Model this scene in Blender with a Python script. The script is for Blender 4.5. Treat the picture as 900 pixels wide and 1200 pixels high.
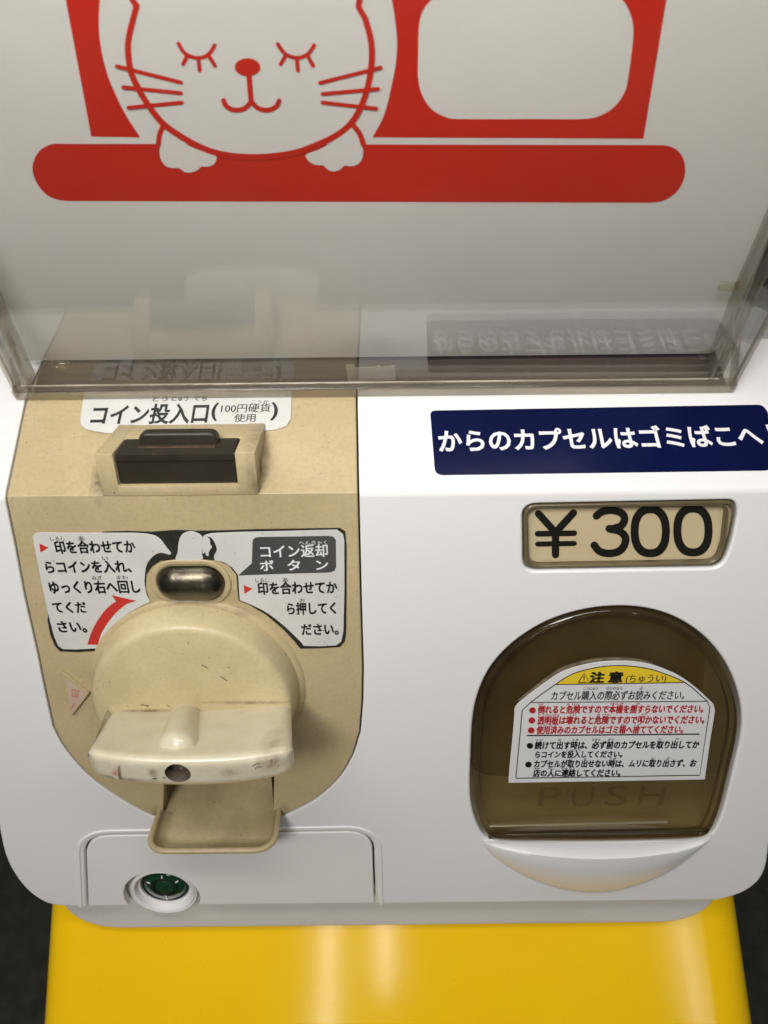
import bpy, bmesh, math, random
from mathutils import Vector, Matrix
from mathutils.geometry import tessellate_polygon
random.seed(7)
R = math.radians
for o in list(bpy.data.objects): bpy.data.objects.remove(o)
sc = bpy.context.scene; C = sc.collection

# ------------------------------------------------------------ camera, world, lamps, exposure
H = 1.15                       # height of the lens above the floor
CAM = Vector((0, -.26, H)); PITCH = R(28); ROLL = .0105; F = 867.0
FW = Vector((0, math.cos(PITCH), -math.sin(PITCH)))
U0 = Vector((0, math.sin(PITCH), math.cos(PITCH))); R0 = Vector((1, 0, 0))
CR = R0*math.cos(ROLL) - U0*math.sin(ROLL); CU = U0*math.cos(ROLL) + R0*math.sin(ROLL)
cd = bpy.data.cameras.new('camera'); cam = bpy.data.objects.new('camera', cd); C.objects.link(cam)
cam.matrix_world = Matrix(((CR.x, CU.x, -FW.x, CAM.x), (CR.y, CU.y, -FW.y, CAM.y), (CR.z, CU.z, -FW.z, CAM.z), (0, 0, 0, 1)))
cd.lens = F/1200*36; cd.sensor_width = 36; cd.clip_start = .01; cd.clip_end = 60
cd.dof.use_dof = True; cd.dof.focus_distance = .33; cd.dof.aperture_fstop = 16
sc.camera = cam
w = bpy.data.worlds.new('World'); sc.world = w; w.use_nodes = True
w.node_tree.nodes['Background'].inputs[0].default_value = (.95, .92, .88, 1)
w.node_tree.nodes['Background'].inputs[1].default_value = .10
sc.view_settings.view_transform = 'Standard'; sc.view_settings.look = 'None'
sc.view_settings.exposure = 0; sc.view_settings.gamma = 1
sc.cycles.use_denoising = True; sc.cycles.max_bounces = 14; sc.cycles.transparent_max_bounces = 24
def area(name, loc, target, sx, sy, power, col):
    l = bpy.data.lights.new(name, 'AREA'); l.shape = 'RECTANGLE'; l.size = sx; l.size_y = sy; l.energy = power; l.color = col
    o = bpy.data.objects.new(name, l); C.objects.link(o); o.location = loc
    o.rotation_euler = (Vector(target)-Vector(loc)).to_track_quat('-Z', 'Y').to_euler(); return o
area('ceiling_lamp', (-.45, -.65, 2.4), (0, 0, 1), 1.1, .35, 3, (1, .97, .93))
area('near_fill', (-.03, -.228, H+.110), (0, 0, H-.01), .44, .05, 1.05, (1, .97, .92))  # unseen fill added close by to brighten the top of the card
area('shop_lamp', (-.45, -1.35, H+.85), (0, 0, H-.2), .45, .35, 17.5, (1, .97, .93))
area('streak_strip', (-.27, -3.0, .50), (0, 0, .6), .05, .8, 2.2, (1, .96, .92))  # unseen strips, added to draw streaks on the yellow cabinet
area('streak_strip', (-.02, -3.0, .62), (0, 0, .6), .035, .35, 1.1, (1, .96, .92))
area('streak_strip', (1.33, -3.0, .50), (0, 0, .6), .03, .5, .9, (1, .96, .92))

# ------------------------------------------------------------ materials
MATS = {}
def nodes(name):
    m = bpy.data.materials.new(name); m.use_nodes = True; nt = m.node_tree
    return m, nt, nt.nodes['Principled BSDF']
def N(nt, t, **k):
    n = nt.nodes.new(t)
    for a, b in k.items(): setattr(n, a, b)
    return n
def math_(nt, op, a, b=None, clamp=False):
    n = N(nt, 'ShaderNodeMath', operation=op); n.use_clamp = clamp
    for i, v in enumerate((a, b)):
        if v is None: continue
        if isinstance(v, (int, float)): n.inputs[i].default_value = v
        else: nt.links.new(v, n.inputs[i])
    return n.outputs[0]
def mixc(nt, fac, a, b):
    n = N(nt, 'ShaderNodeMix', data_type='RGBA')
    for sock, v in ((n.inputs[0], fac), (n.inputs[6], a), (n.inputs[7], b)):
        if isinstance(v, (int, float)): sock.default_value = v
        elif isinstance(v, tuple): sock.default_value = (*v, 1)
        else: nt.links.new(v, sock)
    return n.outputs[2]
def noise(nt, scale, detail=4, rough=.55, vec=None):
    n = N(nt, 'ShaderNodeTexNoise'); n.inputs['Scale'].default_value = scale; n.inputs['Detail'].default_value = detail
    n.inputs['Roughness'].default_value = rough
    g = vec or N(nt, 'ShaderNodeNewGeometry').outputs['Position']
    nt.links.new(g, n.inputs['Vector']); return n.outputs['Fac']
def ramp(nt, v, a, b):
    n = N(nt, 'ShaderNodeMapRange'); n.inputs[1].default_value = a; n.inputs[2].default_value = b; nt.links.new(v, n.inputs[0]); return n.outputs[0]
def plastic(name, col, col2=None, rough=.35, mott=28, bump=.05, bscale=900, speck=0, specc=(.07, .045, .02), stains_glow=(), stain_glow_col=(.10, .075, .045), coat=0, spec=.5, scratch=0, grain=0):
    """plain plastic: mottled colour, fine grain, specks, local grime and painted bounce light at given points (x,y,z,r)"""
    m, nt, b = nodes(name)
    c = mixc(nt, ramp(nt, noise(nt, mott, 5), .35, .68), col, col2 or tuple(x*.9 for x in col))
    if grain:
        c = mixc(nt, math_(nt, 'MULTIPLY', ramp(nt, noise(nt, 520, 4, .7), .42, .72), grain), c, tuple(x*.55 for x in col))
    if speck:
        s = ramp(nt, noise(nt, 900, 1, .5), 1-speck, 1-speck+.03)
        gate = ramp(nt, noise(nt, 60, 2), .5, .6)
        c = mixc(nt, math_(nt, 'MULTIPLY', s, gate), c, specc)
    if stains_glow:
        pos = N(nt, 'ShaderNodeNewGeometry').outputs['Position']; nz = ramp(nt, noise(nt, 170, 6, .7), .3, .68); tot = None
        for (p, sc3, amt) in stains_glow:
            sub = N(nt, 'ShaderNodeVectorMath', operation='SUBTRACT'); nt.links.new(pos, sub.inputs[0]); sub.inputs[1].default_value = p
            mul = N(nt, 'ShaderNodeVectorMath', operation='MULTIPLY'); nt.links.new(sub.outputs[0], mul.inputs[0]); mul.inputs[1].default_value = tuple(1/s for s in sc3)
            ln = N(nt, 'ShaderNodeVectorMath', operation='LENGTH'); nt.links.new(mul.outputs[0], ln.inputs[0])
            v = math_(nt, 'MULTIPLY', ramp(nt, ln.outputs['Value'], 1, .1), amt)
            tot = v if tot is None else math_(nt, 'MAXIMUM', tot, v)
        f = math_(nt, 'MULTIPLY', tot, nz)
        c = mixc(nt, math_(nt, 'MINIMUM', math_(nt, 'MULTIPLY', f, 1.3), .92), c, stain_glow_col)
    nt.links.new(c, b.inputs['Base Color'])
    r = N(nt, 'ShaderNodeMapRange'); nt.links.new(noise(nt, 45, 5), r.inputs[0]); r.inputs[3].default_value = rough*(.97 if bump < .005 else .8); r.inputs[4].default_value = rough*(1.03 if bump < .005 else 1.25)
    nt.links.new(r.outputs[0], b.inputs['Roughness'])
    b.inputs['Specular IOR Level'].default_value = spec
    b.inputs['Coat Weight'].default_value = coat; b.inputs['Coat Roughness'].default_value = .12
    if bump:
        bn = N(nt, 'ShaderNodeBump'); bn.inputs['Strength'].default_value = bump; bn.inputs['Distance'].default_value = .0004
        h = noise(nt, bscale, 3)
        if scratch:
            mp = N(nt, 'ShaderNodeMapping'); mp.inputs['Scale'].default_value = (30, 400, 900); mp.inputs['Rotation'].default_value = (.3, .5, .9)
            nt.links.new(N(nt, 'ShaderNodeNewGeometry').outputs['Position'], mp.inputs['Vector'])
            h = math_(nt, 'ADD', h, math_(nt, 'MULTIPLY', ramp(nt, noise(nt, 1.2, 3, .6, mp.outputs[0]), .66, .7), scratch))
        nt.links.new(h, bn.inputs['Height']); nt.links.new(bn.outputs[0], b.inputs['Normal'])
    return m
def smoky(name, tint, rough=.03, ior=1.5, haze=0, hcol=(.3, .28, .24)):
    """clear tinted plastic sheet: tinted see-through with fresnel gloss, a little surface haze"""
    m, nt, b = nodes(name); nt.nodes.remove(b); out = nt.nodes['Material Output']
    t = N(nt, 'ShaderNodeBsdfTransparent'); t.inputs[0].default_value = (*tint, 1)
    g = N(nt, 'ShaderNodeBsdfGlossy'); g.inputs['Roughness'].default_value = rough; g.inputs[0].default_value = (1, 1, 1, 1)
    d = N(nt, 'ShaderNodeBsdfDiffuse'); d.inputs[0].default_value = (*hcol, 1)
    fr = N(nt, 'ShaderNodeFresnel'); bf = N(nt, 'ShaderNodeNewGeometry').outputs['Backfacing']
    mr = N(nt, 'ShaderNodeMapRange'); nt.links.new(bf, mr.inputs[0]); mr.inputs[3].default_value = ior; mr.inputs[4].default_value = 1/ior; nt.links.new(mr.outputs[0], fr.inputs[0])   # the same gloss on both faces of the sheet
    bn = N(nt, 'ShaderNodeBump'); bn.inputs['Strength'].default_value = .03; bn.inputs['Distance'].default_value = .001
    nt.links.new(noise(nt, 18, 3), bn.inputs['Height'])
    nt.links.new(bn.outputs[0], g.inputs['Normal'])
    m1 = N(nt, 'ShaderNodeMixShader'); nt.links.new(math_(nt, 'MULTIPLY', ramp(nt, noise(nt, 30, 5), .2, .8), haze*2), m1.inputs[0])
    nt.links.new(t.outputs[0], m1.inputs[1]); nt.links.new(d.outputs[0], m1.inputs[2])
    m2 = N(nt, 'ShaderNodeMixShader'); nt.links.new(fr.outputs[0], m2.inputs[0]); nt.links.new(m1.outputs[0], m2.inputs[1]); nt.links.new(g.outputs[0], m2.inputs[2])
    nt.links.new(m2.outputs[0], out.inputs[0]); return m

# ------------------------------------------------------------ surfaces: (x, t, n) <-> world, and sight lines of the photograph's pixels
def ray(px, py): return FW*F + CR*(px-450) - CU*(py-600)
class Plane:
    def __init__(s, o, et, en): s.o = Vector(o); s.et = Vector(et).normalized(); s.en = Vector(en).normalized()
    def map(s, x, t, n=0): return s.o + Vector((x, 0, 0)) + s.et*t + s.en*n
    def inv(s, px, py, n=0):
        d = ray(px, py); o = s.o + s.en*n; k = (o-CAM).dot(s.en)/d.dot(s.en); p = CAM + d*k
        return (p.x, (p-o).dot(s.et))
AL = R(30); ZC = H - .1295       # the slope above the crease; height of the crease
class Bent:
    """machine front: upright below the crease (t<0), leaning back above it (t>0), with a rounded crease"""
    def __init__(s, rho, dy=0): s.rho = rho; s.b = R(90)-AL; s.L = rho*math.tan(s.b/2); s.dy = dy
    def frame(s, t):
        L, b = s.L, s.b; o = Vector((0, s.dy, ZC))
        u0 = Vector((0, 0, 1)); u1 = Vector((0, math.cos(AL), math.sin(AL))); n0 = Vector((0, -1, 0)); n1 = Vector((0, -math.sin(AL), math.cos(AL)))
        if t <= -L: return o + u0*t, n0
        if t >= L: return o + u1*t, n1
        a = (t+L)/(2*L)*b; c = o - u0*L - n0*s.rho
        n = n0*math.cos(a) + u0*math.sin(a); return c + n*s.rho, n
    def map(s, x, t, n=0, q=0):
        p, nn = s.frame(t); return p + Vector((x, q, 0)) + nn*n
    def inv(s, px, py, n=0):
        x, t = Plane((0, s.dy, ZC), (0, 0, 1), (0, -1, 0)).inv(px, py, n)
        if t > 0: return Plane((0, s.dy, ZC), (0, math.cos(AL), math.sin(AL)), (0, -math.sin(AL), math.cos(AL))).inv(px, py, n)
        return x, t
BODY = Bent(.004); PAN = Bent(.0008)
FLAT = Plane((0, 0, ZC), (0, 0, 1), (0, -1, 0))
def YP(y): return Plane((0, y, 0), (0, 0, 1), (0, -1, 0))
tc = PAN.inv(430, 459)[1]                                  # where the cover's foot meets the slope
TH = R(29); CO = PAN.map(0, tc)
COV = Plane(CO, (0, -math.sin(TH), math.cos(TH)), (0, -math.cos(TH), -math.sin(TH)))

class Curl:
    """the printed card: flat above, its foot shaped to bend back so less light reaches it"""
    T, c = .088, .0105
    def bow(s, t): return s.c*max(0, 1-t/s.T)**2
    def map(s, x, t, n=0): return COV.map(x, t, n-s.bow(t))
    def inv(s, px, py, n=0):
        q = COV.inv(px, py, n)
        for _ in range(12): q = COV.inv(px, py, n-s.bow(q[1]))
        return q
CARD = Curl()
def at(px, py, y): x, t = YP(y).inv(px, py); return Vector((x, y, t))
# ------------------------------------------------------------ mesh helpers
def finish(name, bm, mat, parent=None, smooth=35, wn=False):
    me = bpy.data.meshes.new(name); (bmesh.ops.remove_doubles(bm, verts=bm.verts, dist=1e-7), bmesh.ops.recalc_face_normals(bm, faces=bm.faces)) if smooth else None
    bm.to_mesh(me); bm.free(); me.materials.append(mat)
    if smooth:
        for p in me.polygons: p.use_smooth = True
        me.set_sharp_from_angle(angle=R(smooth))
    o = bpy.data.objects.new(name, me); C.objects.link(o)
    if parent: o.parent = parent
    if wn:
        md = o.modifiers.new('wn', 'WEIGHTED_NORMAL'); md.keep_sharp = True; md.weight = 80
    return o
def area2(p): return sum(p[i-1][0]*p[i][1]-p[i][0]*p[i-1][1] for i in range(len(p)))/2
def ccw(p, yes=True): return p if (area2(p) > 0) == yes else p[::-1]
def offs(p, d):
    """offset to the left of the running direction"""
    n = len(p); out = []
    for i in range(n):
        a, b, c = Vector(p[i-1]), Vector(p[i]), Vector(p[(i+1) % n])
        e1, e2 = (b-a), (c-b)
        if e1.length < 1e-9: e1 = e2
        if e2.length < 1e-9: e2 = e1
        e1.normalize(); e2.normalize()
        n1, n2 = Vector((-e1.y, e1.x)), Vector((-e2.y, e2.x)); m = n1+n2
        if m.length < 1e-6: m = n1
        m.normalize(); k = d/max(.45, m.dot(n1)); out.append((b.x+m.x*k, b.y+m.y*k))
    return out
def cr(p, k=6, closed=True):
    """Catmull-Rom through points"""
    out = []; n = len(p)
    for i in range(n if closed else n-1):
        g = (lambda j: p[j % n]) if closed else (lambda j: p[max(0, min(n-1, j))])
        a, b, c, d = g(i-1), g(i), g(i+1), g(i+2)
        for s in range(k):
            t = s/k
            out.append(tuple(.5*((2*b[q])+(-a[q]+c[q])*t+(2*a[q]-5*b[q]+4*c[q]-d[q])*t*t+(-a[q]+3*b[q]-3*c[q]+d[q])*t**3) for q in (0, 1)))
    if not closed: out.append(p[-1])
    return out
def rp(p, r, k=6):
    """round the corners; r a number or a list"""
    n = len(p); out = []
    for i in range(n):
        rr = r if isinstance(r, (int, float)) else r[i]
        b = Vector(p[i]); a = Vector(p[i-1]); c = Vector(p[(i+1) % n])
        if rr <= 0: out.append(tuple(b)); continue
        u = (a-b); v = (c-b); d = min(rr, u.length*.49, v.length*.49); u.normalize(); v.normalize()
        s, e = b+u*d, b+v*d
        for j in range(k+1):
            t = j/k; q = s*(1-t)**2 + b*2*t*(1-t) + e*t*t; out.append((q.x, q.y))
    return out
def px(surf, pts, n=0): return [surf.inv(a, b, n) for a, b in pts]
def plate(name, surf, loops, depth, mat, n0=0, bev=.0008, parent=None, back='n', close=False, wn=True, flare=0, k=4):
    """slab with holes; loops[0] is the outside; each loop may be (points, bevel)"""
    bm = bmesh.new(); caps = []
    for li, lp in enumerate(loops):
        pts, r = lp if isinstance(lp, tuple) else (lp, bev)
        pts = ccw(pts, li == 0); rings = []
        for j in range(k+1) if r > 0 else [k]:
            a = j/k*math.pi/2; d = r*(1-math.sin(a)) if r > 0 else 0
            rings.append([(x, y, n0-r*(1-math.cos(a)), 0) for x, y in offs(pts, d)])
        if back == 'n': rings.append([(x, y, n0-depth, 0) for x, y in pts])
        elif back == 'y': rings.append([(x, y, n0-r-.001, 0) for x, y in pts]); rings.append([(x, y, n0-r-.001, depth) for x, y in pts])
        vr = [[bm.verts.new((v[0], v[1], v[2]-v[3]*10)) for v in rg] for rg in rings]
        m = len(pts)
        for a, b in zip(vr, vr[1:]):
            for i in range(m): bm.faces.new((a[i], a[(i+1) % m], b[(i+1) % m], b[i]))
        caps.append(vr)
    for side in ((0, -1) if close else (0,)):
        ls = [c[side] for c in caps]; flat = [v for l in ls for v in l]
        for t in tessellate_polygon([[Vector((v.co.x, v.co.y, 0)) for v in l] for l in ls]):
            try: bm.faces.new([flat[i] for i in t])
            except ValueError: pass
    if not isinstance(surf, Plane):
        for i in range(9):
            t = -surf.L + 2*surf.L*i/8 if isinstance(surf, Bent) else surf.T*i/8
            bmesh.ops.bisect_plane(bm, geom=bm.verts[:]+bm.edges[:]+bm.faces[:], plane_co=(0, t, 0), plane_no=(0, 1, 0), dist=1e-7)
    for v in bm.verts:
        x, t, n = v.co
        if back == 'y' and n < n0-.1: v.co = surf.map(x, t, n0-.003)+Vector((0, depth, 0))
        else: v.co = surf.map(x, t, n)
    return finish(name, bm, mat, parent, wn=wn)
def sheet(name, surf, polys, n, mat, parent, step=0, thick=0):
    """flat print: polygons (each a loop list) at height n over the surface"""
    bm = bmesh.new()
    for i, pl in enumerate(polys):
        ls = pl if isinstance(pl[0], list) else [pl]
        flat = [bm.verts.new(surf.map(x, t, n+i*step)) for l in ls for x, t in l]
        for t in tessellate_polygon([[Vector((x, y, 0)) for x, y in l] for l in ls]):
            try: bm.faces.new([flat[j] for j in t])
            except ValueError: pass
    return finish(name, bm, mat, parent, smooth=0)
def stroke(pts, w, cap=True):
    """round-capped line as a polygon"""
    L, Rr = [], []; n = len(pts); P = [Vector(p) for p in pts]
    for i in range(n):
        d = (P[min(n-1, i+1)]-P[max(0, i-1)]).normalized(); nn = Vector((-d.y, d.x))*w/2
        L.append(P[i]+nn); Rr.append(P[i]-nn)
    out = L[:]
    if cap:
        d = (P[-1]-P[-2]).normalized(); a0 = math.atan2(d.y, d.x)
        out += [P[-1]+Vector((math.cos(a0+a), math.sin(a0+a)))*w/2 for a in [math.pi/2-math.pi*j/8 for j in range(1, 8)]]
    out += Rr[::-1]
    if cap:
        d = (P[0]-P[1]).normalized(); a0 = math.atan2(d.y, d.x)
        out += [P[0]+Vector((math.cos(a0+a), math.sin(a0+a)))*w/2 for a in [math.pi/2-math.pi*j/8 for j in range(1, 8)]]
    return [(p.x, p.y) for p in out]
def ell(cx, cy, a, b, n=40, a0=0, a1=360): return [(cx+a*math.cos(R(a0+(a1-a0)*i/n)), cy+b*math.sin(R(a0+(a1-a0)*i/n))) for i in range(n)]
GC = {}
def glyphs(s, off):
    k = (s, off)
    if k not in GC:
        c = bpy.data.curves.new('t', 'FONT'); c.body = s; c.offset = off; c.resolution_u = 3
        o = bpy.data.objects.new('t', c); C.objects.link(o); dg = bpy.context.evaluated_depsgraph_get(); dg.update()
        m = bpy.data.meshes.new_from_object(o.evaluated_get(dg))
        GC[k] = ([(v.co.x, v.co.y) for v in m.vertices], [tuple(p.vertices) for p in m.polygons])
        bpy.data.objects.remove(o); bpy.data.meshes.remove(m)
    return GC[k]
def lettering(name, surf, lines, n, mat, parent):
    """lines: (text, x0, y0, x1, y1, height, weight): glyph box from (x0,y0) to (x1,y1) along the top edge; height of a full character; photo pixels"""
    bm = bmesh.new()
    for i, ln in enumerate(lines):
        s, x0, y0, x1, y1, h, off = ln[:7]; ref = ln[7] if len(ln) > 7 else (-.09, .84)
        real = s in ('からのカプセルはゴミばこへ', 'コイン投入口', '！'); V, Fc = glyphs(s, off if real else 0); ax, bx = min(v[0] for v in V), max(v[0] for v in V)
        tl, tr = surf.inv(x0, y0, n), surf.inv(x1, y1, n); bl, br = surf.inv(x0, y0+h, n)[1], surf.inv(x1, y1+h, n)[1]
        hw = off*1.1; k_ = 0
        for sx, sy in (((0, 0),) if real else ((-hw, -hw), (hw, -hw), (hw, hw), (-hw, hw), (hw*1.3, 0), (-hw*1.3, 0)) if off > .021 else ((-hw, -hw*.6), (hw, hw*.6), (-hw, hw*.6), (hw, -hw*.6)) if off > .013 else ((-hw*.8, 0), (hw*.8, 0))):
            vs = []; k_ += 1
            for gx, gy in V:
                gx += sx; gy += sy
                u = (gx-ax)/(bx-ax); v = (ref[1]-gy)/(ref[1]-ref[0])
                t = (tl[1]*(1-u)+tr[1]*u)*(1-v) + (bl*(1-u)+br*u)*v
                vs.append(bm.verts.new(surf.map(tl[0]*(1-u)+tr[0]*u, t, n+k_*4e-6)))
            for f in Fc:
                try: bm.faces.new([vs[j] for j in f])
                except ValueError: pass
    return finish(name, bm, mat, parent, smooth=0)
def lathe(name, surf, cx, ct, prof, mat, parent, seg=72, wn=False, sx=1):
    bm = bmesh.new(); rings = []
    for r, n in prof:
        rings.append([bm.verts.new(surf.map(cx, ct, n))] if r < 1e-7 else [bm.verts.new(surf.map(cx+sx*r*math.cos(2*math.pi*i/seg), ct+r*math.sin(2*math.pi*i/seg), n)) for i in range(seg)])
    for a, b in zip(rings, rings[1:]):
        for i in range(seg):
            j = (i+1) % seg
            if len(a) == 1 and len(b) == 1: continue
            if len(a) == 1: bm.faces.new((a[0], b[i], b[j]))
            elif len(b) == 1: bm.faces.new((a[i], a[j], b[0]))
            else: bm.faces.new((a[i], a[j], b[j], b[i]))
    return finish(name, bm, mat, parent, wn=wn)
def bar(name, a, b, w, h, mat, parent, up=(0, 0, 1), bev=.0005):
    a, b = Vector(a), Vector(b); d = (b-a).normalized(); s = d.cross(Vector(up)).normalized(); u = s.cross(d)
    bm = bmesh.new(); v = [bm.verts.new(p + s*w/2*i + u*h/2*j) for p in (a, b) for i, j in ((-1, -1), (1, -1), (1, 1), (-1, 1))]
    for f in ((0, 1, 2, 3), (7, 6, 5, 4), (0, 4, 5, 1), (1, 5, 6, 2), (2, 6, 7, 3), (3, 7, 4, 0)): bm.faces.new([v[i] for i in f])
    bmesh.ops.bevel(bm, geom=bm.edges[:], offset=min(bev, w*.4, h*.4), segments=3, affect='EDGES', profile=.5)
    return finish(name, bm, mat, parent)
def empty(name, loc, **k):
    o = bpy.data.objects.new(name, None); C.objects.link(o); o.location = loc; o.empty_display_size = .05
    for a, b in k.items(): o[a] = b
    return o
def hook(root):     # children were built in world space: keep them there
    for c in root.children: c.matrix_parent_inverse = Matrix.Translation(root.location).inverted()

# ------------------------------------------------------------ colours
def P3(p): return (p.x, p.y, p.z)
def bw(a, b, n=0): x, t = PAN.inv(a, b, n); return P3(PAN.map(x, t, n))
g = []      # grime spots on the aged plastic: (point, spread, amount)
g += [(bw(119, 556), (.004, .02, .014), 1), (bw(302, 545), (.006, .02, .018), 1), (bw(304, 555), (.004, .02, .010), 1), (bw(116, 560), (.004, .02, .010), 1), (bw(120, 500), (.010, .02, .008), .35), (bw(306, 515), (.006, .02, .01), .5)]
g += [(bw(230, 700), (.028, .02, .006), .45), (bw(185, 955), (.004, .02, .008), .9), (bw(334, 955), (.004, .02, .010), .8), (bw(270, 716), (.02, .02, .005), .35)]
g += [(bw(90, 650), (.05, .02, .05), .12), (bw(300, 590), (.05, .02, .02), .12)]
M_white = plastic('gloss_white_plastic', (.755, .752, .755), (.751, .748, .750), rough=.26, bump=.004, speck=.235, specc=(.42, .37, .30), mott=9, coat=.25,
                  stains_glow=[(bw(695, 1044), (.05, .03, .007), .30), (bw(30, 500), (.01, .02, .01), .2)], stain_glow_col=(.62, .50, .28))  # first spot paints the cabinet's yellow bounce light under the chute lip
M_door = plastic('satin_white_plastic', (.73, .722, .712), (.72, .71, .70), rough=.42, bump=.08, mott=12, bscale=1600)
M_base = plastic('dull_white_plastic', (.68, .665, .64), (.63, .615, .59), rough=.45, bump=.1, mott=20, speck=.26, specc=(.2, .15, .1))
M_beige = plastic('aged_beige_plastic', (.505, .41, .24), (.445, .36, .20), rough=.42, bump=.22, mott=33, bscale=1500, speck=.27, grain=.30, stains_glow=g)
M_knob = plastic('knob_beige_plastic', (.585, .50, .305), (.50, .42, .24), rough=.36, bump=.16, mott=42, bscale=900, speck=.26, grain=.28, scratch=.3,
                 stains_glow=[(P3(at(170, 838, -.016)), (.016, .02, .0016), 1), (P3(at(290, 828, -.016)), (.024, .02, .0014), .9), (P3(at(195, 868, -.04)), (.002, .02, .008), .6), (P3(at(228, 860, -.035)), (.0014, .02, .014), .6), (P3(at(232, 700, -.004)), (.03, .01, .004), .5)], stain_glow_col=(.13, .07, .03))
M_handle = plastic('handle_cream_plastic', (.64, .59, .45), (.57, .515, .375), rough=.3, bump=.10, mott=60, bscale=700, speck=.26, grain=.14, scratch=.6, coat=.2,
                   stains_glow=[(P3(at(318, 885, -.05)), (.006, .02, .006), .8), (P3(at(270, 905, -.055)), (.005, .02, .003), .7), (P3(at(150, 915, -.055)), (.012, .02, .002), .7), (P3(at(180, 905, -.055)), (.003, .02, .003), .8)], stain_glow_col=(.14, .08, .04))
M_tray = plastic('tray_beige_plastic', (.46, .37, .21), (.34, .27, .145), rough=.4, bump=.12, mott=55, grain=.25, speck=.28, bscale=800)
M_bronze = plastic('dark_bronze_metal', (.030, .024, .017), (.022, .018, .013), rough=.36, bump=.12, mott=80, spec=.35)
M_bronze.node_tree.nodes['Principled BSDF'].inputs['Metallic'].default_value = 0
M_steel = plastic('worn_steel', (.13, .115, .085), (.06, .053, .04), rough=.3, bump=.3, mott=120, bscale=500)
M_steel.node_tree.nodes['Principled BSDF'].inputs['Metallic'].default_value = .9
M_black = plastic('black_plastic', (.012, .012, .010), rough=.4, bump=.1)
M_blackgum = plastic('black_adhesive', (.008, .009, .006), (.018, .017, .012), rough=.6, bump=.8, bscale=500, mott=200)
M_dark = plastic('dark_interior', (.03, .026, .018), rough=.6)
M_olive = plastic('chute_interior_plastic', (.27, .23, .13), (.22, .185, .10), rough=.5)
M_label = plastic('grey_white_label', (.60, .60, .585), (.55, .545, .52), rough=.33, bump=.05, mott=60, speck=.26)
M_label2 = plastic('bright_white_label', (.68, .68, .69), (.64, .64, .65), rough=.3, bump=.03)
M_ink = plastic('black_ink', (.008, .0075, .007), rough=.4, bump=0)
M_grey = plastic('dark_grey_ink', (.055, .055, .055), (.07, .07, .068), rough=.4, bump=.05)
M_wink = plastic('white_ink', (.74, .74, .76), rough=.4, bump=0)
M_red = plastic('red_ink', (.50, .035, .025), rough=.4, bump=0)
M_redc = plastic('card_red_ink', (.58, .018, .004), (.52, .013, .003), rough=.5, bump=.03, mott=10)
M_redt = plastic('red_text_ink', (.42, .02, .03), rough=.4, bump=0)
M_fade = plastic('faded_red_ink', (.45, .16, .13), (.5, .32, .25), rough=.5, bump=0, mott=300)
M_yellowp = plastic('yellow_print', (.78, .56, .03), rough=.4, bump=0)
M_blue = plastic('navy_vinyl', (.0022, .0046, .036), (.0025, .0055, .042), rough=.14, bump=.04, bscale=60, mott=25, spec=.16)
M_card = plastic('card_paper', (.71, .712, .70), (.67, .672, .655), rough=.6, bump=.1, mott=11)
M_cardw = plastic('card_white_ink', (.71, .712, .70), (.68, .68, .665), rough=.6, bump=.1, mott=6)
M_price = plastic('price_card_paper', (.68, .59, .42), (.64, .55, .38), rough=.5, bump=.03, mott=25)
M_yel = plastic('glossy_yellow_plastic', (.97, .61, .008), (.95, .58, .007), rough=.11, bump=.05, bscale=90, mott=14, spec=.35, coat=.08, speck=.25, specc=(.3, .15, .01))
M_green = plastic('green_glass', (.008, .055, .022), (.004, .03, .012), rough=.12, bump=0, coat=1, mott=300)
M_lockp = plastic('gloss_white_ring', (.8, .8, .79), rough=.2, bump=.02)
M_tape = plastic('cream_tape', (.30, .275, .23), (.24, .215, .17), rough=.5, bump=.4, bscale=200, mott=90)
M_floor = plastic('dark_carpet_tile', (.045, .045, .034), (.022, .024, .018), rough=.8, bump=.6, bscale=260, mott=40)
M_smoke = smoky('smoky_clear_cover', (.952, .948, .94), rough=.03, haze=.012)
M_rib = smoky('smoky_cover_edge', (.80, .78, .73), rough=.10, haze=.12, hcol=(.36, .33, .28))
M_flap = smoky('smoky_brown_flap', (.76, .70, .54), rough=.05, haze=.12, hcol=(.16, .125, .06))
M_flapr = smoky('smoky_brown_flap_rim', (.55, .47, .30), rough=.05, haze=.14, hcol=(.15, .115, .06))
M_wrim = plastic('olive_brown_window_rim', (.13, .105, .06), (.10, .08, .045), rough=.22, bump=.03)
M_glint = smoky('painted_edge_glint', (.9, .88, .84), rough=.05, haze=.30, hcol=(.62, .58, .50))  # reflection along the cover's foot painted as a pale haze colour
M_win = smoky('clear_price_window', (.93, .91, .85), rough=.03, haze=.01)

# ------------------------------------------------------------ the setting
bm = bmesh.new(); s = 12
fl = [bm.verts.new(p) for p in ((-s, -s, 0), (s, -s, 0), (s, s, 0), (-s, s, 0))]; bm.faces.new(fl)
o = finish('floor', bm, M_floor, smooth=0); o['kind'] = 'structure'

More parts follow.
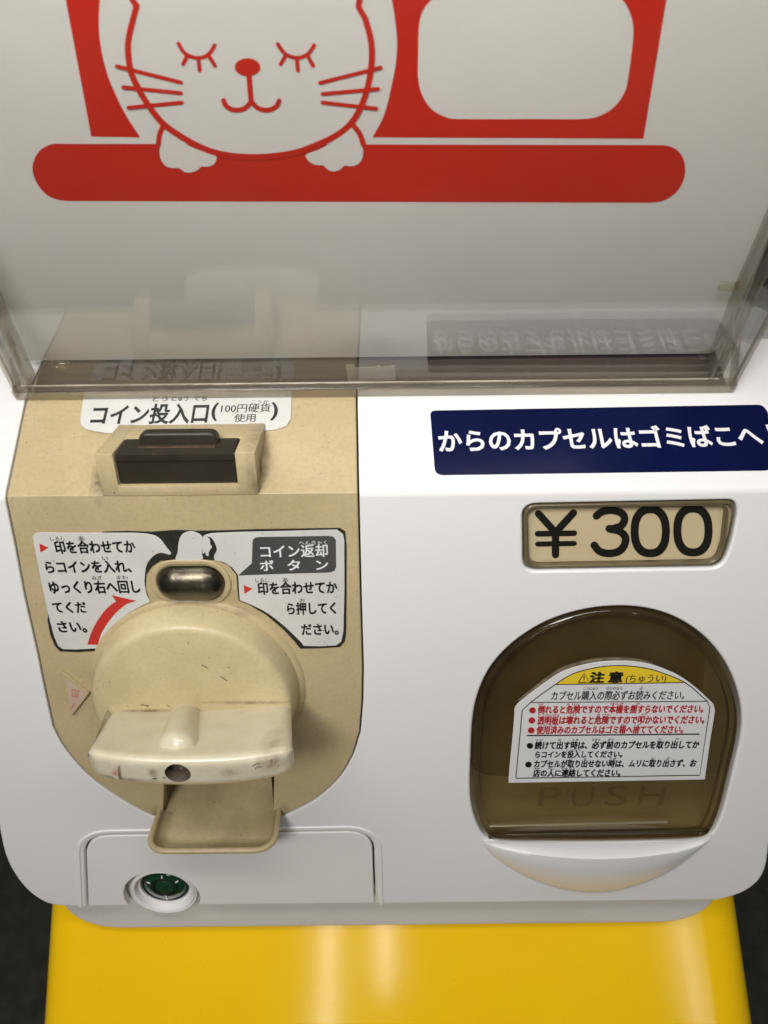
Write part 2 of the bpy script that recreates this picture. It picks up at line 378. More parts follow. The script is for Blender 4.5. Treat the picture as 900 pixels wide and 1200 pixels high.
# ------------------------------------------------------------ the machine
root = empty('capsule_machine', (0, .1, H-.43), label='white capsule toy vending machine with aged beige coin mechanism, standing on the yellow cabinet', category='vending machine')
TT = tc + .030
DC = px(FLAT, [(104.5, 1072), (98, 979.5), (437.5, 974), (440.5, 1066)])
zb = FLAT.inv(90, 1064)[1]; zb2 = FLAT.inv(840, 1055)[1]; zb = (zb+zb2)/2
left = px(FLAT, [(90, 1064), (62, 1061), (45, 1054), (28, 1040), (13, 1019), (4, 997), (-2, 968)])
right = px(FLAT, [(902, 990), (898, 1016), (890, 1032), (876, 1043.5), (860, 1050.5), (840, 1055)])
left[0] = (left[0][0], zb); right[-1] = (right[-1][0], zb)
dl = rp([(DC[0][0], zb), DC[1], DC[2], (DC[3][0], zb)], [0, .015, .015, 0], 12)
outer = left[::-1][:0]
outer = [(left[-1][0]-.006, -.10), (left[-1][0]-.008, 0), (left[-1][0], TT), (right[0][0], TT), (right[0][0]+.008, 0), (right[0][0]+.006, -.10)] + cr(right, 5, False) + dl[::-1] + cr(left, 5, False)
panel = px(PAN, [(32, 463), (8, 579), (19, 640), (30, 699), (45, 765), (52, 800), (63, 851), (77, 877), (104, 908), (139, 934), (179, 956), (215, 966), (256, 970), (300, 965), (334, 955), (370, 936), (397, 911), (413, 884), (421, 858), (424, 820), (424.5, 780), (422, 700), (419, 579), (417, 463)])
ptl = (panel[0][0]+.003, tc+.026); ptr = (panel[-1][0], tc+.026)
def dens(p, m=.004):
    out = []
    for i in range(len(p)):
        a, b = p[i], p[(i+1) % len(p)]; k = max(1, int(math.dist(a, b)/m))
        out += [(a[0]+(b[0]-a[0])*j/k, a[1]+(b[1]-a[1])*j/k) for j in range(k)]
    return out
panel = [ptl] + panel + [ptr]
low = cr(panel[7:19], 4, False); panel = panel[:7] + low + panel[19:]
window = rp(px(FLAT, [(612, 591), (861, 586), (865, 600), (857, 640), (846, 666), (613, 670)]), [.006, .005, .006, .012, .009, .006])
flap = cr(px(FLAT, [(553.5, 850), (558, 822), (568, 795), (584, 771), (609, 748), (643, 728), (685, 715), (727, 711), (764, 715), (797, 727), (827, 748), (849, 775), (863, 805), (869.5, 836), (868, 865), (860, 900), (851, 937), (843, 962), (832, 980), (810, 986), (760, 988), (700, 989), (640, 989), (590, 988), (571, 983), (561, 970), (554, 950), (551, 925), (552, 883)]), 4)
body = plate('body_shell', BODY, [(outer, .0016), (offs(ccw(panel), -.0007), .0006), (window, .0012), (flap, .0014)], .20, M_white, parent=root, back='y')
# raised bead round the service door
def lineoff(p, d):
    q = []
    for i in range(len(p)):
        a, b = Vector(p[max(0, i-1)]), Vector(p[min(len(p)-1, i+1)]); e = (b-a).normalized(); q.append((p[i][0]-e.y*d, p[i][1]+e.x*d))
    return q
dd = dl
bead = lineoff(dd, .0022) + lineoff(dd, .0042)[::-1]
plate('door_surround_bead', FLAT, [bead], .0006, M_white, n0=.0006, bev=.0005, parent=root)
# service door with the arch round the lock
lx, lt = FLAT.inv(189.5, 1052); lr = (FLAT.inv(234, 1052)[0]-FLAT.inv(145, 1052)[0])/2
di = lineoff(dd, -.0009); zbt = zb+.0006
di = [(di[0][0], zbt)] + di[1:-1] + [(di[-1][0], zbt)]
a0 = math.asin((zbt-lt)/lr); arch = [(lx+lr*math.cos(a), lt+lr*math.sin(a)) for a in [a0+(math.pi-2*a0)*i/28 for i in range(29)]]
door = di + arch
plate('service_door', FLAT, [door], .004, M_door, n0=-.0004, bev=.0006, parent=root)
sheet('door_backing', FLAT, [[(dl[0][0]-.006, zb+.001), (dl[-1][0]+.006, zb+.001), (dl[-1][0]+.006, DC[1][1]+.01), (dl[0][0]-.006, DC[1][1]+.01)]], -.012, M_dark, root)
# lock
lock = lathe('lock', FLAT, lx, lt, [(lr*1.02, -.012), (lr*1.02, -.0066), (lr*.90, -.0060), (lr*.885, -.0035), (lr*.86, -.0046), (lr*.80, -.0030), (lr*.76, -.0034), (lr*.70, -.0062), (lr*.655, -.0066), (lr*.64, -.0075), (lr*.64, -.012)], M_door, root)
lathe('lock_bezel', FLAT, lx, lt, [(lr*.645, -.0085), (lr*.62, -.0070), (lr*.575, -.0068), (lr*.55, -.0074), (lr*.52, -.0074), (0, -.0074)], M_black, lock)
lathe('lock_lens', FLAT, lx, lt, [(lr*.56, -.0073), (lr*.50, -.0064), (lr*.36, -.0060), (lr*.33, -.0067), (lr*.27, -.0067), (lr*.24, -.0058), (0, -.0052)], M_green, lock)
lathe('lock_ring', FLAT, lx, lt, [(lr*.335, -.0066), (lr*.325, -.0056), (lr*.295, -.0056), (lr*.285, -.0066)], M_black, lock)
for a in (35, 90, 150, 270):
    c_, s_ = math.cos(R(a)), math.sin(R(a))
    bar('lock_pip', FLAT.map(lx+c_*lr*.40, lt+s_*lr*.40, -.0056), FLAT.map(lx+c_*lr*.50, lt+s_*lr*.50, -.0058), .0007, .0005, M_lockp, lock, up=(0, -1, 0))
# foot under the shell
fz = at(450, 1086, .012).z; f1 = at(72, 1066, .012); f2 = at(842, 1056, .012)
base = rp([(f1.x, f2.z+.05), (f1.x, fz), (f2.x, fz), (f2.x, f2.z+.05)], [0, .036, .036, 0], 10)
plate('machine_foot', YP(.012), [base], .0, M_base, bev=.0025, parent=root, back='y')
for c in root.children:
    if c.name == 'machine_foot':
        pass
foot = [c for c in root.children if c.name == 'machine_foot'][0]
# give the foot its depth
bm = bmesh.new(); bm.from_mesh(foot.data)
for v in bm.verts:
    if v.co.y > .0146: v.co.y = .034
bm.to_mesh(foot.data); bm.free()

# ------------------------------------------------------------ bulging lip under the flap
bm = bmesh.new()
top = [(565, 984), (580, 987), (620, 988.5), (700, 989), (780, 987.5), (822, 984), (835, 978)]
arc = [(565, 984.5), (572, 997), (592, 1014), (622, 1030), (658, 1042), (692, 1046), (722, 1044), (760, 1033), (790, 1018), (815, 999), (828, 986), (835, 979)]
T_ = px(FLAT, cr(top, 8, False)); A_ = px(FLAT, cr(arc, 8, False))
def along(p, u):
    L = [0]
    for a, b in zip(p, p[1:]): L.append(L[-1]+math.dist(a, b))
    d = u*L[-1]
    for i in range(len(p)-1):
        if L[i+1] >= d: k = (d-L[i])/max(1e-9, L[i+1]-L[i]); return (p[i][0]*(1-k)+p[i+1][0]*k, p[i][1]*(1-k)+p[i+1][1]*k)
    return p[-1]
NU, NV = 48, 14; grid = []
for i in range(NU+1):
    u = i/NU; a = along(T_, u); b = along(A_, u); amp = .0088*max(0, math.sin(math.pi*u))**.75; row = []
    row.append(bm.verts.new(FLAT.map(a[0], a[1]-.0005, -.006)))
    row.append(bm.verts.new(FLAT.map(a[0], a[1], -.001+amp*.35)))
    row.append(bm.verts.new(FLAT.map(a[0], a[1]+.0003, amp*.8)))
    for j in range(NV+1):
        v = j/NV; n = amp*math.cos(v*math.pi/2)**.8
        row.append(bm.verts.new(FLAT.map(a[0]*(1-v)+b[0]*v, a[1]*(1-v)+b[1]*v-.0003, n if j < NV else -.0004)))
    grid.append(row)
for a, b in zip(grid, grid[1:]):
    for j in range(len(a)-1): bm.faces.new((a[j], b[j], b[j+1], a[j+1]))
finish('chute_lip', bm, M_white, root, smooth=60)

# ------------------------------------------------------------ flap, interior and caution sticker
fin = offs(ccw(flap), .0016)
fl_ = plate('dispensing_flap', FLAT, [(offs(ccw(flap), .0048), .0012)], .0025, M_flap, n0=-.0020, parent=root, close=True)
plate('flap_rim', FLAT, [(fin, .0018), (offs(ccw(flap), .0052), .0008)], .005, M_flapr, n0=.0002, parent=fl_, close=False)
a_, b_ = FLAT.inv(573, 967, -.002), FLAT.inv(782, 962, -.002)
bar('flap_ledge', FLAT.map(*a_, -.0014), FLAT.map(*b_, -.0014), .0009, .0014, plastic('olive_edge_highlight', (.20, .175, .105), rough=.2), fl_, up=(0, -1, 0), bev=.0004)  # the ledge's highlight is painted as a paler olive
a_, b_ = FLAT.inv(572, 979, -.002), FLAT.inv(830, 973, -.002)
bar('flap_ledge', FLAT.map(*a_, -.0014), FLAT.map(*b_, -.0014), .0030, .0012, plastic('dark_olive_edge', (.045, .035, .018), rough=.2), fl_, up=(0, -1, 0), bev=.0005)
ff = offs(ccw(flap), -.004); ci = .045
bm = bmesh.new(); fr = [bm.verts.new(FLAT.map(x, t, -.006)) for x, t in ff]; bk = [bm.verts.new(FLAT.map(x, t, -ci)) for x, t in ff]
for i in range(len(ff)): j = (i+1) % len(ff); bm.faces.new((fr[i], fr[j], bk[j], bk[i]))
bm.faces.new(bk); finish('chute_interior', bm, M_olive, root)
# embossed letters on the flap
V = lettering('embossed_lettering', FLAT, [('P', 633, 921, 660, 921, 24, .0, (0, .72)), ('U', 672, 921, 698, 921, 24, .0, (0, .72)), ('S', 712, 920, 738, 920, 24, .0, (0, .72)), ('H', 752, 919, 782, 919, 24, .0, (0, .72))], -.0019, M_win, fl_)
ns = -.0016
stk = cr([(596, 917.5), (597, 900), (601, 860), (603, 834)], 4, False)[:-1] + cr([(603, 830), (611, 821), (650, 792), (673, 782), (701, 776), (723, 774.5), (746, 775.5), (769, 780.5), (796, 792), (818, 808), (836, 825)], 4, False) + [(838, 833), (832, 870), (826, 913.5)]
st = plate('caution_sticker', FLAT, [px(FLAT, stk, ns)], .0003, M_label2, n0=ns, bev=.0001, parent=root)
st['label'] = 'white and yellow arched caution sticker on the smoky flap'
S2 = ns + .00006
inner = [(604.5, 912), (612, 832.5), (622, 823)] + cr([(622, 823), (651, 802), (673, 789), (701, 782), (724, 780), (747, 781.5), (770, 786.5), (803, 800), (829, 822)], 4, False)[1:] + [(832, 829), (820, 908.5)]
def pstroke(surf, pts, w, n, cap=True): return px(surf, stroke(pts, w, cap), n)
ylw = [(651, 802)] + cr([(651, 802), (673, 789), (701, 782), (724, 780), (747, 781.5), (770, 786.5), (803, 800)], 4, False)[1:]
sheet('yellow_header', FLAT, [px(FLAT, ylw, S2)], S2, M_yellowp, st)
S3 = S2+.00005
sheet('printed_rule', FLAT, [pstroke(FLAT, inner + [inner[0]], 1.1, S3, False), pstroke(FLAT, [(651, 802.3), (803, 799.8)], 1.0, S3), pstroke(FLAT, [(622, 823.2), (829, 821.8)], 1.0, S3), pstroke(FLAT, [(618, 862), (819, 860.3)], 1.5, S3),
      pstroke(FLAT, [(677.5, 800), (684.5, 789.3), (691.5, 800), (677.5, 800)], 1.2, S3), pstroke(FLAT, [(684.5, 792.5), (684.5, 796.3)], 1.1, S3), px(FLAT, ell(684.5, 798.2, .7, .6, 8), S3)], S3, M_ink, st, step=3e-6)
bl = .033
lettering('lettering', FLAT, [('注', 693, 787.8, 708.8, 787.6, 12.6, .04), ('意', 715, 787.5, 730.5, 787.4, 12.6, .04), ('(ちゅうい)', 734.5, 790.3, 782, 789.6, 10, .012),
    ('カプセル購入の際必ずお読みください。', 647, 810, 803.5, 809, 10.8, .018), ('こうにゅう', 684, 805, 701, 805, 3.6, .02), ('さいかなら', 711, 804.8, 730, 804.7, 3.6, .02), ('よ', 750, 804.4, 754, 804.4, 3.8, .02),
    ('続けて出す時は、必ず前のカプセルを取り出してか', 627.5, 869, 820.5, 868, 9, bl), ('らコインを投入してください。', 628, 880.3, 730, 879.7, 8, bl),
    ('カプセルが取り出せない時は、ムリに取り出さず、お', 626.5, 891, 817, 890, 8.6, bl), ('店の人に連絡してください。', 625.5, 902, 728, 901.2, 8.4, bl),
    ('つづ', 627, 866, 636, 866, 2.6, .02), ('だ', 654, 865.8, 658, 865.8, 2.6, .02), ('とき', 671, 865.6, 678, 865.6, 2.6, .02), ('かなら', 694, 865.4, 704, 865.4, 2.6, .02), ('まえ', 713, 865.2, 720, 865.2, 2.6, .02), ('と', 772, 865, 776, 865, 2.6, .02), ('だ', 792, 864.8, 796, 864.8, 2.6, .02),
    ('とうにゅう', 664, 877.8, 680, 877.7, 2.6, .02), ('と', 667, 888.4, 671, 888.4, 2.6, .02), ('だ', 684, 888.3, 688, 888.3, 2.6, .02), ('とき', 715, 888, 722, 888, 2.6, .02), ('と', 764, 887.6, 768, 887.6, 2.6, .02), ('だ', 782, 887.4, 786, 887.4, 2.6, .02),
    ('みせ', 626, 899.4, 633, 899.4, 2.6, .02), ('ひと', 642, 899.2, 649, 899.2, 2.6, .02), ('れんらく', 658, 899, 674, 898.9, 2.6, .02)], S3, M_ink, st)
lettering('red_lettering', FLAT, [('倒れると危険ですので本機を揺すらないでください。', 631, 827, 825.5, 825.8, 9.4, bl), ('透明板は壊れると危険ですので叩かないでください。', 630.5, 839.5, 827, 838.5, 9.4, bl),
    ('使用済みのカプセルはゴミ箱へ捨ててください。', 629.5, 851, 802, 850, 9.2, bl), ('たお', 631, 824, 637, 824, 2.5, .02), ('き けん', 664, 824, 680, 824, 2.5, .02), ('ほんき', 716, 823.6, 731, 823.6, 2.5, .02), ('ゆ', 746, 823.4, 750, 823.4, 2.5, .02),
    ('とうめいばん', 631, 836.5, 656, 836.5, 2.6, .02), ('こわ', 668, 836.4, 675, 836.4, 2.6, .02), ('き けん', 700, 836.3, 716, 836.3, 2.6, .02), ('たた', 752, 835.8, 759, 835.8, 2.6, .02),
    ('しよう ず', 631, 848.6, 654, 848.6, 2.4, .02), ('ばこ', 728, 848, 735, 848, 2.4, .02), ('す', 747, 848, 751, 848, 2.4, .02)], S3, M_redt, st)
sheet('red_bullet', FLAT, [px(FLAT, ell(x, y, 4, 3.7, 16), S3) for x, y in ((624, 832.5), (623.3, 844.3), (622.5, 856))], S3, M_redt, st)
sheet('black_bullet', FLAT, [px(FLAT, ell(x, y, 3.9, 3.5, 16), S3) for x, y in ((621, 874), (619.3, 896))], S3, M_ink, st)
edge = cr([(606, 822), (611, 817), (650, 787), (673, 777), (701, 771.5), (723, 770.5), (746, 772), (765, 777)], 4, False)
sheet('adhesive_edge', FLAT, [px(FLAT, edge + cr([(765, 781), (746, 776.5), (723, 775), (701, 777), (673, 783), (650, 793), (613, 820)], 4, False), ns)], ns-.0002, plastic('grubby_adhesive', (.20, .17, .11), (.10, .08, .05), rough=.6, mott=220, bump=.3), st)

# ------------------------------------------------------------ price window
wi = offs(ccw(window), .0006)
wf = plate('price_window', FLAT, [(wi, .0012), (rp(px(FLAT, [(619, 597), (853, 592), (848, 640), (840, 660), (621, 664)]), [.005, .005, .01, .006, .005]), .0010)], .0030, M_wrim, n0=-.0006, parent=root)
plate('window_pane', FLAT, [(offs(wi, .0004), .0010)], .0006, M_win, n0=-.0026, bev=.0006, parent=wf)
pc = root2 = plate('price_card', FLAT, [px(FLAT, [(600, 585), (870, 580), (872, 672), (600, 676)], -.0045)], .0006, M_price, n0=-.0045, bev=0)
pc['label'] = 'cream price card showing the price in large black figures behind its small window'; pc['category'] = 'price card'
q = -.00425
def pr(pts, w=8.6, c=True): return pstroke(FLAT, pts, w, q, c)
E3 = cr([(699, 604.5), (706, 599.5), (717, 597.8), (728, 601), (732, 608), (728, 616), (718, 619.5)], 4, False)
E4 = cr([(714, 619.5), (726, 622.5), (733, 630), (731, 640), (724, 646.5), (712, 648.5), (702, 645.5), (696.5, 639)], 4, False)
def ring(cx, cy, a, b, w): return [px(FLAT, cr([(cx+(a)*math.copysign(abs(math.cos(t))**.85, math.cos(t)), cy+b*math.copysign(abs(math.sin(t))**.85, math.sin(t))) for t in [2*math.pi*i/20 for i in range(20)]], 3), q), px(FLAT, cr([(cx+(a-w)*math.copysign(abs(math.cos(t))**.85, math.cos(t)), cy+(b-w)*math.copysign(abs(math.sin(t))**.85, math.sin(t))) for t in [2*math.pi*i/20 for i in range(20)]], 3), q)]
sheet('price_figure', FLAT, [pr([(631, 602), (651, 624)]), pr([(672, 601), (651, 624)]), pr([(651, 624), (651, 650)]), pr([(630, 625.5), (673, 624.8)], 6.6), pr([(630, 637.5), (673, 636.8)], 6), pr(E3, 9), pr(E4, 9),
      ring(762, 622.5, 23, 30.5, 9.4), ring(812, 621.5, 23, 30.5, 9.4)], q, M_ink, pc, step=8e-6)

# ------------------------------------------------------------ blue notice sticker
bs = px(BODY, [(504, 481), (893, 474), (900, 482), (906, 551), (510, 556.5)], .0003)
bs = rp(bs, [.0025, .003, .003, .0035, .0035])
bst = plate('notice_sticker', BODY, [bs], .0003, M_blue, n0=.0003, bev=.0001, parent=root)
bst['label'] = 'long navy blue sticker with white lettering'
lettering('lettering', BODY, [('からのカプセルはゴミばこへ', 513, 504.5, 888, 497.5, 25.5, .028), ('！', 896, 496, 903, 496, 26, .03)], .00036, M_wink, bst)

# ------------------------------------------------------------ beige coin mechanism panel
hole_t = px(PAN, [(193, 905), (321, 903), (320, 959), (191, 961)])
pan = plate('coin_mechanism_panel', PAN, [(dens(panel, .01), .0007), (rp(hole_t, [0, 0, .004, .004]), .0008)], .004, M_beige, n0=-.0002, parent=root)
sheet('panel_backing', FLAT, [[(-.19, -.14), (0, -.14), (0, 0), (-.19, 0)]], -.010, M_dark, root)
# coin slot housing: upright front, level top, standing on the slope
yF = -.0003; zt = at(205, 531, yF).z
hx0, hx1 = at(112, 545, yF).x, at(300, 545, yF).x
ox0, ox1 = at(135, 550, yF).x, at(276.5, 550, yF).x; ozb = at(205, 569, yF).z
yb = .030
def tl_(z, x, y): return Vector((x, y, z))
bm = bmesh.new()
def box(bm, x0, x1, y0, y1, z0, z1, bv=.0006, tx=0, seg=2):
    v = [bm.verts.new(p) for p in ((x0, y0, z0), (x1, y0, z0), (x1, y1, z0), (x0, y1, z0), (x0+tx, y0, z1), (x1-tx, y0, z1), (x1-tx, y1, z1), (x0+tx, y1, z1))]
    fs = [bm.faces.new([v[i] for i in f]) for f in ((3, 2, 1, 0), (4, 5, 6, 7), (0, 1, 5, 4), (1, 2, 6, 5), (2, 3, 7, 6), (3, 0, 4, 7))]
    if bv: bmesh.ops.bevel(bm, geom=list({e for f in fs for e in f.edges}), offset=bv, segments=seg, affect='EDGES', profile=.5)
box(bm, hx0, ox0, yF, yb+.004, ZC-.0004, zt, .0007)
box(bm, ox1, hx1, yF, yb+.004, ZC-.0004, zt, .0007)
box(bm, ox0-.0005, ox1+.0005, yF+.0001, .006, ZC-.0004, ozb, .0003)
box(bm, ox0-.0005, ox1+.0005, .0150, yb+.004, ZC-.0004, zt-.0001, .0004)
hs = finish('coin_slot_housing', bm, M_beige, root)
bm = bmesh.new()
zm = at(205, 543, yF).z; prof = [(.0016, ozb-.001), (.0016, zm), (.0006, zm+.0006), (.0006, zt-.0006), (.0016, zt-.0001), (.0148, zt-.0001), (.0148, ozb-.001)]
x0, x1 = ox0+.0004, ox1-.0004
A = [bm.verts.new((x0, y, z)) for y, z in prof]; B = [bm.verts.new((x1, y, z)) for y, z in prof]
bm.faces.new(A); bm.faces.new(B[::-1])
for i in range(7): bm.faces.new((A[i], A[(i+1) % 7], B[(i+1) % 7], B[i]))
bmesh.ops.bevel(bm, geom=bm.edges[:], offset=.0003, segments=2, affect='EDGES')
cs = finish('coin_slot_block', bm, M_bronze, root)
# upright rounded guard behind the slot
gy = .0085; a_ = at(163, 524, gy); b_ = at(255.5, 521, gy); tz = at(210, 507.5, gy).z
gl = rp([(a_.x, a_.z-.002), (b_.x, a_.z-.002), (b_.x, tz), (a_.x, tz)], [0, 0, .0065, .0065])
plate('coin_slot_guard', YP(gy), [gl], .0045, M_bronze, bev=.0012, parent=cs, close=True)
bar('coin_slot_opening', (a_.x+.0005, .0060, zt), (b_.x-.0005, .0060, zt), .0022, .0005, plastic('rusty_slot', (.10, .05, .03), (.02, .012, .01), mott=300, rough=.5), cs)

# label above the slot
lb = [(100, 452), (94, 490), (95, 498), (101, 503), (112, 505.5), (128, 507.5), (150, 504.5), (168, 503), (200, 504), (250, 504), (300, 505.5), (322, 503.5), (336, 499), (341, 490), (342, 452)]
sl = plate('coin_slot_label', PAN, [px(PAN, lb, .0003)], .0003, M_label, n0=.00035, bev=.0001, parent=root)
sl['label'] = 'grey white label above the coin slot'
lettering('lettering', PAN, [('コイン投入口', 110.5, 475, 246, 472.5, 23, .028), ('(', 250, 472, 256.5, 472, 21, .02, (-.23, .7)), ('100円硬貨', 260, 473.5, 317.5, 472.6, 10.3, .012), ('使用', 275, 485, 300, 484.6, 9.8, .012), (')', 319, 471.5, 326, 471.5, 21, .02, (-.23, .7)),
    ('とう', 180, 464.5, 197, 464.3, 6.2, .015), ('にゅう', 202, 464.2, 221, 464, 6.2, .015), ('ぐち', 229, 463.8, 243, 463.7, 6.2, .015), ('こうか', 295, 469, 315, 468.6, 4.2, .012)], .00042, M_ink, sl)

# instruction label
und = [(120, 623.5), (150, 622.5), (178, 623.5), (196, 622), (208, 621.3), (230, 622.3), (262, 621.8), (300, 620.4), (345, 619.8), (380, 619.2), (398, 619), (404.5, 623), (406, 640), (406, 700), (405.5, 742), (404, 752), (398, 758.5), (375, 760), (352, 760.5), (345, 752), (333, 739), (312, 721), (292, 709), (279.5, 704), (278, 690), (277, 674), (268, 663), (255, 657), (240, 656), (205, 656.3), (188, 657.5), (178, 664), (171, 674), (170.5, 690), (174, 702), (160, 712), (140, 726), (125, 742), (118, 755), (114, 763), (90, 764.5), (70, 763.5), (64, 757), (59, 745), (55.5, 728), (57, 715), (90, 690)]
iu = plate('instruction_label', PAN, [px(PAN, und, .0003)], .0003, M_blackgum, n0=.0002, bev=.0001, parent=root)
iu['label'] = 'worn white instruction label peeling at the top over black adhesive'
lw = [(38, 629), (41, 625), (48, 624)] + [(80, 624.5), (120, 624.5), (160, 624.6)] + cr([(172, 625.6), (182, 628), (189, 633), (194, 640), (198, 645), (200.5, 649), (198.5, 650.2), (194, 649), (188, 648), (182, 650), (176.5, 655), (172, 662), (170, 672), (169.5, 684), (172, 697), (176, 705)], 3, False) + cr([(166, 710), (150, 719), (137, 730), (126, 743), (119, 754), (113, 760)], 3, False) + [(90, 761.2), (74, 761), (68, 757), (63, 745), (57, 722), (50, 690), (42, 650)]
rw = [(402, 626), (403.5, 634), (403.7, 690), (402.5, 740), (400, 752), (394, 756.5), (375, 757.5), (356, 757)] + cr([(352, 752), (343, 743), (331, 732), (314, 719), (296, 709.5), (281, 703.5)], 3, False) + [(280, 690), (279, 674)] + cr([(272, 665), (262, 659), (252, 656.5), (251, 651), (254, 645), (252, 637), (247, 630), (239, 628), (246, 625.5), (258, 624.5), (280, 623.6)], 3, False) + [(330, 622.5), (395, 620.8)]
cw = cr([(216, 624.5), (225, 622.8), (232, 625), (237.5, 630), (237, 640), (236.5, 648), (237, 656), (222, 656.6), (206, 656.2), (208, 648), (209, 638), (211, 630)], 4)
rag = cr([(238, 629), (243, 629.5), (246, 633), (246.5, 638), (248.5, 641), (246.5, 644), (244.5, 648), (244.5, 651.5), (241.5, 651), (240.5, 647.5), (237, 648)], 3)
n1 = .00045
plate('label_piece', PAN, [px(PAN, lw, n1)], .0002, M_label, n0=n1, bev=.0001, parent=iu)
plate('label_piece', PAN, [px(PAN, rw, n1)], .0002, M_label, n0=n1, bev=.0001, parent=iu)
plate('label_piece', PAN, [px(PAN, cw, n1)], .0002, M_label, n0=n1, bev=.0001, parent=iu)
plate('label_piece', PAN, [px(PAN, rag, n1)], .0002, M_label, n0=n1-.00002, bev=.0001, parent=iu)
n2 = n1+.00006
bub = [(296, 633), (299, 630), (304, 629.3), (385, 628), (391, 629), (393.5, 633), (394, 664), (392, 669), (386, 671), (330, 672.5), (279, 674.5), (295, 660)]
sheet('speech_bubble', PAN, [px(PAN, bub, n2)], n2, M_grey, iu)
b2 = .027
lettering('lettering', PAN, [('印を合わせてか', 62.5, 634, 156.5, 633, 15, b2), ('らコインを入れ、', 51.5, 657.5, 151.5, 656.5, 14.5, b2), ('ゆっくり右へ回し', 56, 681, 162, 680, 15, b2), ('てくだ', 60.5, 705, 99, 705, 13.5, b2), ('さい。', 66, 727.5, 99, 727.5, 14, b2),
    ('しるし', 58, 628.5, 75.5, 628.5, 5.4, .012), ('あ', 91, 628, 98, 628, 6, .012), ('い', 119, 651.5, 126, 651.5, 5.2, .012), ('みぎ', 107, 674.5, 119, 674.5, 5.4, .012), ('まわ', 136, 674, 149, 674, 5.4, .012),
    ('印を合わせてか', 301.5, 682.5, 394.5, 681, 14.5, b2), ('ら押してく', 336, 706.5, 393, 705.5, 14, b2), ('ださい。', 353, 731, 396, 730.5, 13.5, b2),
    ('しるし', 299, 677.5, 315, 677.2, 5, .012), ('あ', 331, 676.8, 337, 676.8, 5.5, .012), ('お', 351, 701, 357, 701, 5.4, .012)], n2, M_ink, iu)
n3 = n2+.00005
lettering('white_lettering', PAN, [('コイン返却', 304.5, 639, 383.5, 637.6, 15, .018), ('ボ', 304, 656.5, 320, 656.3, 13, .018), ('タ', 336.5, 656, 351, 655.8, 13, .018), ('ン', 370, 655.6, 384, 655.4, 13, .018), ('へんきゃく', 350, 633.6, 383, 633, 5.2, .004)], n3, M_wink, iu)
sheet('red_arrow', PAN, [px(PAN, cr([(102.5, 755.5), (107, 741), (115, 726), (126, 712), (136, 705)], 4, False) + [(131, 697.5), (159.5, 704)] + cr([(148, 708), (137, 717), (127, 729), (119, 742), (114.5, 755.5)], 4, False), n2)], n2, M_red, iu)
for tri in ([(46, 637), (57, 641.8), (47.5, 647.5)], [(285.5, 685.5), (296, 690), (286.5, 696)]): sheet('red_triangle', PAN, [px(PAN, tri, n2)], n2, M_red, iu)

# coin return button in its raised oval
bx0, bt = PAN.inv(183.5, 681); bx1 = PAN.inv(263.5, 681)[0]; bh = (PAN.inv(222, 661.5)[1]-PAN.inv(222, 703)[1])/2; bt = (PAN.inv(222, 661.5)[1]+PAN.inv(222, 703)[1])/2
def stad(x0, x1, t, h, k=12):
    c0, c1 = x0+h, x1-h
    return [(c1+h*math.cos(a), t+h*math.sin(a)) for a in [-math.pi/2+math.pi*i/k for i in range(k+1)]] + [(c0-h*math.cos(a), t+h*math.sin(a)) for a in [math.pi/2-math.pi*i/k for i in range(k+1)]]
rbtn = plate('return_button_surround', PAN, [(stad(bx0-.0026, bx1+.0026, bt, bh+.0026), .0006), (stad(bx0, bx1, bt, bh), .0009)], .006, M_beige, n0=.0007, parent=root)
sheet('button_recess', FLAT, [stad(bx0-.001, bx1+.001, bt, bh+.001)], -.006, M_black, rbtn)
bm = bmesh.new(); hr = bh*.93; c0, c1 = bx0+hr*1.02, bx1-hr*1.02; rows = []
for i in range(25):
    a = math.pi*i/24   # along the capsule
    k = i/24
    if i <= 10: ph = math.pi/2*i/10; xx = c0-hr*math.cos(ph); rr = hr*math.sin(ph)
    elif i >= 14: ph = math.pi/2*(24-i)/10; xx = c1+hr*math.cos(ph); rr = hr*math.sin(ph)
    else: xx = c0+(c1-c0)*(i-10)/4; rr = hr
    rows.append([bm.verts.new(PAN.map(xx, bt+max(rr, 1e-5)*math.cos(2*math.pi*j/24), -.0004+.80*max(rr, 1e-5)*math.sin(2*math.pi*j/24))) for j in range(24)])
for a, b in zip(rows, rows[1:]):
    for j in range(24): bm.faces.new((a[j], a[(j+1) % 24], b[(j+1) % 24], b[j]))
rb = finish('return_button', bm, M_steel, root, smooth=80)

# raised triangular pointer
tri = rp(px(PAN, [(70, 784), (105, 812), (84, 839)], .001), .001)
tm = plate('alignment_pointer', PAN, [tri], .0016, M_beige, n0=.0013, bev=.0003, parent=root)
sheet('pointer_print', PAN, [rp(px(PAN, [(76, 794), (101.5, 812.5), (84, 835)], .0014), .0006)], .00134, plastic('pinkish_print', (.52, .40, .32), (.46, .34, .26), bump=.1, mott=100), tm)
sheet('pointer_mark', PAN, [pstroke(PAN, p_, 1.6, .0014) for p_ in ([(83, 808), (92, 810)], [(84, 808), (85, 816)], [(88, 812), (90, 817)], [(92, 810), (91, 816)], [(87, 825), (83, 831)], [(84, 815), (91, 817)])], .0014, M_fade, tm, step=5e-6)

